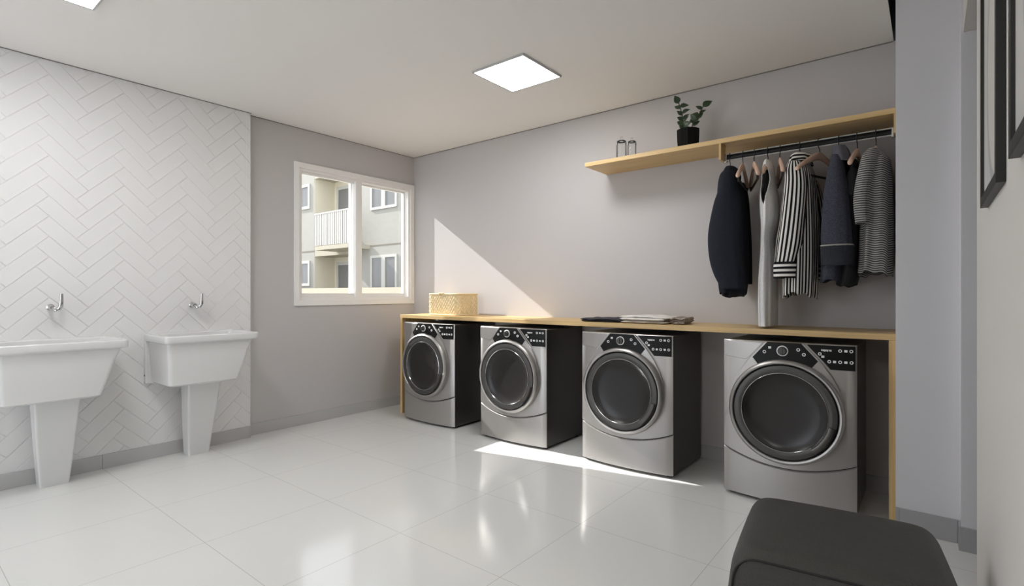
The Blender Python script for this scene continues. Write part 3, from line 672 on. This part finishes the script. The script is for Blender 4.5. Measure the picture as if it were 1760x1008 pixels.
obj('sleeve', loft([(1.79, 3.90, 0.03, -0.10, 0.03), (1.70, 3.90, 0.04, -0.085, 0.045), (1.46, 3.90, 0.04, -0.08, 0.042)], fold=0.05, k=6, ph=22, captop=True), M['tee'], g, smooth=True, solid=0.003)

# ------------------------------------------------------------------ things on the shelf
TOP = 2.026
def jar(x, y, r, h, label):
    t = thing('glass_jar', label, 'jar', (x, y, TOP), 0, 'glass jars on the shelf')
    obj('jar_body', lathe(bmesh.new(), [(0.001, 0.001), (r * 0.92, 0.001), (r, 0.006), (r, h * 0.80), (r * 0.86, h * 0.88), (r * 0.84, h), (r * 0.79, h), (r * 0.8, h * 0.87), (r * 0.93, h * 0.79), (r * 0.93, 0.012), (0.001, 0.008)], 32), M['jar'], t, smooth=True)
    obj('jar_rim', lathe(bmesh.new(), [(r * 0.86, h * 0.955), (r * 0.93, h * 0.96), (r * 0.93, h * 0.99), (r * 0.86, h)], 32), M['rail'], t, smooth=True)
    obj('clasp', tube(bmesh.new(), [(r * 0.95, 0, h * 0.95), (r * 1.08, 0, h * 0.9), (r * 1.04, 0, h * 0.65), (r * 0.99, 0, h * 0.6)], 0.0016, 6), M['rail'], t)
    obj('lid', lathe(bmesh.new(), [(0.001, h * 1.20), (r * 0.25, h * 1.19), (r * 0.22, h * 1.10), (r * 0.35, h * 1.04), (r * 0.83, h * 1.01), (r * 0.83, h * 0.985), (0.001, h * 0.985)], 32), M['jar'], t, smooth=True)
jar(2.413, -0.175, 0.034, 0.150, 'taller clear glass jar with clasp, left one on the shelf')
jar(2.490, -0.170, 0.029, 0.135, 'smaller clear glass jar, between the left jar and the plant')
pl = thing('potted_plant', 'rubber plant with dark leaves in black pot on the shelf', 'plant', (2.885, -0.17, TOP))
obj('pot', lathe(bmesh.new(), [(0.001, 0.0), (0.058, 0.0), (0.065, 0.008), (0.070, 0.06), (0.0725, 0.125), (0.0725, 0.138), (0.068, 0.138), (0.064, 0.118), (0.001, 0.116)], 10), M['pot'], pl, bevel=0.004)
obj('soil', lathe(bmesh.new(), [(0.063, 0.1175), (0.001, 0.124)], 24), M['soil'], pl)
def leaf_bm(L, Wd, curl=0.25):
    bm = bmesh.new(); rows = []
    n = 8
    for i in range(n + 1):
        t = i / n; w_ = Wd * math.sin(PI * min(1, t ** 0.8)) * (1 - 0.25 * t) + 0.0008
        z = -curl * L * t * t
        rows.append([bm.verts.new((t * L, s * w_, z + 0.22 * w_ * abs(s))) for s in (-1, -0.5, 0, 0.5, 1)])
    for A, B in zip(rows, rows[1:]):
        for k in range(4): bm.faces.new([A[k], A[k + 1], B[k + 1], B[k]])
    return bm
stems = [[(-0.01, 0, 0.12), (-0.030, 0.0, 0.18), (-0.038, 0, 0.24), (-0.062, 0.0, 0.325)], [(0.012, 0, 0.12), (0.035, -0.01, 0.165), (0.065, -0.01, 0.205), (0.098, -0.01, 0.265)]]
for si, sp in enumerate(stems):
    R = catmull(sp, 6); so_ = obj('stem', tube(bmesh.new(), R, 0.0032, 7), M['stem'], pl, smooth=True)
    N = len(R); nl = (11, 10)[si]
    for i in range(nl):
        p = Vector(R[min(N - 1, int((0.22 + 0.78 * i / (nl - 1)) * (N - 1)))])
        side = 1 if i % 2 else -1
        L = random.uniform(0.044, 0.060) * (1.15 if i == nl - 1 else 1)
        o = obj('leaf', leaf_bm(L, L * 0.40), M['leaf'], pl, smooth=True, solid=0.0008)
        # blade direction in the plane roughly facing the room, then rolled a little
        ang = math.radians((30 if side > 0 else 150) + random.uniform(-35, 30))
        if i == nl - 1: ang = math.radians((110, 35)[si])
        d = Vector((math.cos(ang), random.uniform(-0.5, 0.3), math.sin(ang))).normalized()
        nrm = Vector((random.uniform(-0.2, 0.6), -1, random.uniform(-0.1, 0.9))); nrm = (nrm - d * nrm.dot(d)).normalized()
        yv = nrm.cross(d)
        o.matrix_local = Matrix.Translation(p) @ Matrix((d, yv, nrm)).transposed().to_4x4()

# ------------------------------------------------------------------ things on the counter
CT = 0.9065
bk = thing('wicker_basket', 'pale woven wicker basket at the window end of the counter', 'basket', (0.775, -0.205, CT))
def rrect_pt(hx, hy, r, u):
    """point and outward normal at fraction u of a rounded rectangle"""
    segs = [(2 * (hx - r), 's'), (PI * r / 2, 'a')] * 1
    ll = [2 * (hx - r), PI * r / 2, 2 * (hy - r), PI * r / 2] * 2; tot = sum(ll); d = (u % 1) * tot
    st = [((-hx + r, -hy), (1, 0)), ((hx - r, -hy + r), -90), ((hx, -hy + r), (0, 1)), ((hx - r, hy - r), 0), ((hx - r, hy), (-1, 0)), ((-hx + r, hy - r), 90), ((-hx, hy - r), (0, -1)), ((-hx + r, -hy + r), 180)]
    for i, l in enumerate(ll):
        if d <= l or i == 7:
            if i % 2 == 0:
                (px, py), (dx, dy) = st[i]; return (px + dx * d, py + dy * d, dy, -dx)
            (cx, cy), a0 = st[i]; a = math.radians(a0) + d / r; return (cx + r * math.cos(a), cy + r * math.sin(a), math.cos(a), math.sin(a))
        d -= l
def basket_wall():
    bm = bmesh.new(); nu, nv, hb = 336, 48, 0.185; rows = []
    for j in range(nv + 1):
        v = j / nv; row = []
        for i in range(nu):
            u = i / nu; x, y, nx, ny = rrect_pt(0.186, 0.142, 0.05, u)
            a, b = u * 42, v * 9
            wv = 0.0055 * math.sin(2 * PI * a) * math.sin(PI * b + (PI / 2 if False else 0)) if 0.04 < v < 0.95 else 0.0
            wv += 0.002 * math.sin(2 * PI * (a * 0.5 + b * 0.5))
            row.append(bm.verts.new((x + nx * wv, y + ny * wv, 0.002 + hb * v)))
        rows.append(row)
    for A, B in zip(rows, rows[1:]):
        for k in range(nu): bm.faces.new([A[k], A[(k + 1) % nu], B[(k + 1) % nu], B[k]])
    return bm
obj('basket_wall', basket_wall(), M['wicker'], bk, smooth=True, solid=0.005)
def loop(h, dx=0.0, n=96): return [(rrect_pt(0.186 + dx, 0.142 + dx, 0.05, i / n)[0], rrect_pt(0.186 + dx, 0.142 + dx, 0.05, i / n)[1], h) for i in range(n)]
obj('basket_rim', tube(bmesh.new(), loop(0.188, -0.001), 0.0075, 8, closed=True), M['wicker'], bk, smooth=True)
obj('basket_foot', tube(bmesh.new(), loop(0.0075, 0.001), 0.007, 8, closed=True), M['wicker'], bk, smooth=True)
obj('basket_base', bx(-0.16, 0.16, -0.12, 0.12, 0.002, 0.008), M['wicker'], bk)
obj('handle', tube(bmesh.new(), [(-0.03 + 0.0, -0.146, 0.180), (-0.025, -0.150, 0.196), (0.025, -0.150, 0.196), (0.03, -0.146, 0.180)], 0.006, 8), M['wicker'], bk, smooth=True)

def folded(name, label, cat, loc, sx, sy, layers, m, rz=0.0, seed=1, zb=0.0):
    """soft folded garment: stacked rounded layers with wavy edges, one mesh"""
    bm = bmesh.new(); rnd = random.Random(seed); z = 0
    for li, th in enumerate(layers):
        a = rnd.uniform(-0.012, 0.012); b = rnd.uniform(-0.010, 0.010); n = 26; m_ = 12; ph = rnd.uniform(0, 6)
        top = []; bot = []
        for i in range(n + 1):
            r1, r2 = [], []
            for j in range(m_ + 1):
                u, v = -1 + 2 * i / n, -1 + 2 * j / m_
                e = max(abs(u), abs(v)); rnde = math.sqrt(max(0, 1 - max(0, (e - 0.86) / 0.14) ** 2))
                x = u * (sx / 2 + a) + 0.004 * math.sin(5 * v + ph); y = v * (sy / 2 + b) + 0.004 * math.sin(7 * u + ph)
                wz = 0.0022 * math.sin(4 * u + ph) + 0.0015 * math.sin(9 * u - 3 * v + ph)
                if abs(u) > 0.8 and li: wz -= 0.004 * (abs(u) - 0.8) * 5
                hm = z + th / 2 + (wz if li else abs(wz) * 0.2)
                r1.append(bm.verts.new((x, y, hm + th / 2 * rnde))); r2.append(bm.verts.new((x, y, max(0.0003, hm - th / 2 * rnde))))
            top.append(r1); bot.append(r2)
        for i in range(n):
            for j in range(m_):
                bm.faces.new([top[i][j], top[i + 1][j], top[i + 1][j + 1], top[i][j + 1]]); bm.faces.new([bot[i][j], bot[i][j + 1], bot[i + 1][j + 1], bot[i + 1][j]])
        for i in range(n):
            bm.faces.new([top[i][0], bot[i][0], bot[i + 1][0], top[i + 1][0]]); bm.faces.new([top[i][m_], top[i + 1][m_], bot[i + 1][m_], bot[i][m_]])
        for j in range(m_):
            bm.faces.new([top[0][j], top[0][j + 1], bot[0][j + 1], bot[0][j]]); bm.faces.new([top[n][j], bot[n][j], bot[n][j + 1], top[n][j + 1]])
        z += th * 0.86
    o = obj(name, bm, m, smooth=True); o.location = loc; o.rotation_euler = (0, 0, rz)
    return tag(o, label, cat, 'folded clothes on the counter')
folded('folded_trousers', 'dark navy folded trousers lying flat on the counter', 'clothes', (2.345, -0.25, CT), 0.30, 0.26, (0.014, 0.013), M['navyfold'], 0.05, 3)
folded('folded_shirt', 'cream folded shirt at the bottom of the small clothes pile', 'clothes', (2.665, -0.25, CT), 0.30, 0.26, (0.016,), M['greyfold'], 0.0, 5)
folded('folded_shirt', 'white folded shirt on top of the small clothes pile', 'clothes', (2.655, -0.25, CT + 0.0175), 0.32, 0.25, (0.018, 0.017), M['whitefold'], -0.05, 8)
folded('folded_scarf', 'brown patterned folded cloth at the right end of the clothes pile', 'clothes', (2.872, -0.235, CT), 0.075, 0.22, (0.016, 0.016, 0.015), M['brownfold'], 0.1, 9)

# ------------------------------------------------------------------ ottoman
ot = thing('ottoman', 'charcoal leather ottoman in the right foreground', 'ottoman', (3.912, -1.835, 0), math.radians(7.0))
bm = roundbox(0.530, 0.520, 0.400, 0.056, 16, 0.014)
def taper(z): return 1.0 - 0.085 * max(0, min(1, (z - 0.12) / 0.30)) ** 1.6
for v in bm.verts:
    v.co.z += 0.035; k = taper(v.co.z); v.co.x *= k; v.co.y *= k
obj('cushion', bm, M['leather'], ot, smooth=True, sub=1)
def seam_loop(y, hx, z0, z1, r, n=6):
    out = []
    for cx, cz, a0 in ((hx - r, z0 + r, -90), (hx - r, z1 - r, 0), (-hx + r, z1 - r, 90), (-hx + r, z0 + r, 180)):
        for i in range(n + 1):
            a = math.radians(a0 + 90 * i / n); out.append((cx + r * math.cos(a), y, cz + r * math.sin(a)))
        if a0 in (-90, 90):      # points down the straight upright runs
            za, zb = (z0 + r, z1 - r) if a0 == -90 else (z1 - r, z0 + r)
            out += [(out[-1][0], y, za + (zb - za) * q_ / 6) for q_ in range(1, 6)]
    return out
for y in (-0.2475, 0.2475):
    obj('piping', tube(bmesh.new(), [(x_ * taper(z_), y_ * taper(z_), z_) for x_, y_, z_ in seam_loop(y, 0.252, 0.048, 0.414, 0.055, 8)], 0.0032, 8, closed=True), M['seam'], ot, smooth=True)
for sx in (-1, 1):
    for sy in (-1, 1):
        obj('leg', lathe(bmesh.new(), [(0.016, 0), (0.02, 0.04)], 14, 'z', (sx * 0.2, sy * 0.19, 0), True, True), M['frame'], ot)

# ------------------------------------------------------------------ framed pictures on the right wall
def picture(ya, yb, z0, z1, label):
    yc = (ya + yb) / 2; zc = (z0 + z1) / 2
    t = thing('picture_frame', label, 'picture', (XR, yc, zc), 0, 'black framed pictures on the right wall')
    hy, hz = (yb - ya) / 2, (z1 - z0) / 2
    bm = bmesh.new(); ring_yz(bm, -0.0165, -0.0005, -hy, hy, -hz, hz, 0.025); obj('frame_moulding', bm, M['frame'], t, bevel=0.0008)
    obj('artwork', bx(-0.0096, -0.002, -hy + 0.024, hy - 0.024, -hz + 0.024, hz - 0.024), M['art'], t)
picture(-2.038, -1.607, 1.338, 1.99, 'black framed abstract print on the right wall, farther from the camera')
picture(-2.695, -2.264, 1.342, 1.99, 'black framed print at the right edge of the photo, nearer the camera')

# ------------------------------------------------------------------ outside the window
nb = thing('apartment_building', 'cream apartment building with balcony seen through the window', 'building', (-13, 7.8, -3))
def nbx(name, x0, x1, y0, y1, z0, z1, m, parent=None, bevel=0):
    return obj(name, bx(x0 + 13, x1 + 13, y0 - 7.8, y1 - 7.8, z0 + 3, z1 + 3), M[m], parent or nb, bevel=bevel)
nbx('facade_wall', -20, -15.07, 7.8, 9.6, -3, 9, 'concrete')
nbx('facade_wall', -12.05, -4.0, 7.8, 9.6, -3, 9, 'concrete')
nbx('recess_wall', -15.07, -12.05, 8.7, 9.6, -3, 9, 'recess')
obj('recess_side', bx(-15.07 + 13, -15.05 + 13, 0.01, 0.9, 0, 12), M['recess'], nb)
bm = bmesh.new()
for a, b in ((-20, -15.07), (-12.05, -4)): box(bm, a + 13, b + 13, -0.012, 0.0, 2.755 + 3, 2.795 + 3)
obj('joint_line', bm, M['jointline'], nb)
for zc in (2.10, 5.0):          # recessed slabs between floors
    nbx('balcony_slab', -15.05, -12.05, 7.8, 8.7, zc + 0.45 if zc < 3 else 5.45 + 0.2, zc + 0.7 if zc < 3 else 5.9, 'cream')
def outwin(x0, x1, z0, z1, y=7.8, mull=1, t=0.09):
    bm = bmesh.new()
    for a in ((x0, x1, z1 - t, z1), (x0, x1, z0, z0 + t), (x0, x0 + t, z0 + t, z1 - t), (x1 - t, x1, z0 + t, z1 - t)): box(bm, a[0] + 13, a[1] + 13, y - 7.8 - 0.05, y - 7.8 + 0.01, a[2] + 3, a[3] + 3)
    for k in range(mull): xm = x0 + (x1 - x0) * (k + 1) / (mull + 1); box(bm, xm - 0.10 + 13, xm + 0.10 + 13, y - 7.8 - 0.05, y - 7.8 + 0.01, z0 + t + 3, z1 - t + 3)
    f = obj('window_frame', bm, M['outwhite'], nb)
    obj('window_pane', bx(x0 + 0.05 + 13, x1 - 0.05 + 13, y - 7.8 - 0.02, y - 7.8 - 0.005, z0 + 0.05 + 3, z1 - 0.05 + 3), M['outglass'], f)
outwin(-11.35, -9.9, 1.05, 2.42); outwin(-11.35, -9.9, 4.02, 5.45)
outwin(-16.15, -15.36, 1.38, 2.40, mull=0, t=0.11); outwin(-16.15, -15.36, 4.50, 5.50, mull=0, t=0.11)
outwin(-14.85, -13.2, 3.0, 5.42, y=8.7, mull=0, t=0.13); outwin(-14.85, -13.2, -0.1, 2.36, y=8.7, mull=0, t=0.13)
nbx('balcony_floor', -13.5, -11.4, 6.88, 7.8, 2.66, 2.80, 'cream')
bm = bmesh.new(); x = -13.48
while x < -11.45: box(bm, x + 13, x + 0.075 + 13, 6.88 - 7.8, 6.91 - 7.8, 2.82 + 3, 3.95 + 3); x += 0.112 if int(x * 50) % 3 else 0.14
y = 6.98
while y < 7.75: box(bm, -0.48 - 0.0, -0.45, y - 7.8, y + 0.06 - 7.8, 5.82, 6.95); y += 0.13
box(bm, -13.5 + 13, -11.4 + 13, 6.87 - 7.8, 6.92 - 7.8, 6.95, 7.0); box(bm, -13.5 + 13, -13.45 + 13, 6.92 - 7.8, -0.001, 6.95, 7.0)
obj('balcony_railing', bm, M['outwhite'], nb)
bw = obj('boundary_wall', bx(-22, -3, 4.9, 5.05, -3, 1.245), M['cream']); tag(bw, 'low cream wall across the bottom of the window view', 'wall')
g = struct('ground', bx(-40, -0.35, -20, 30, -3.1, -3.0), M['ground'])
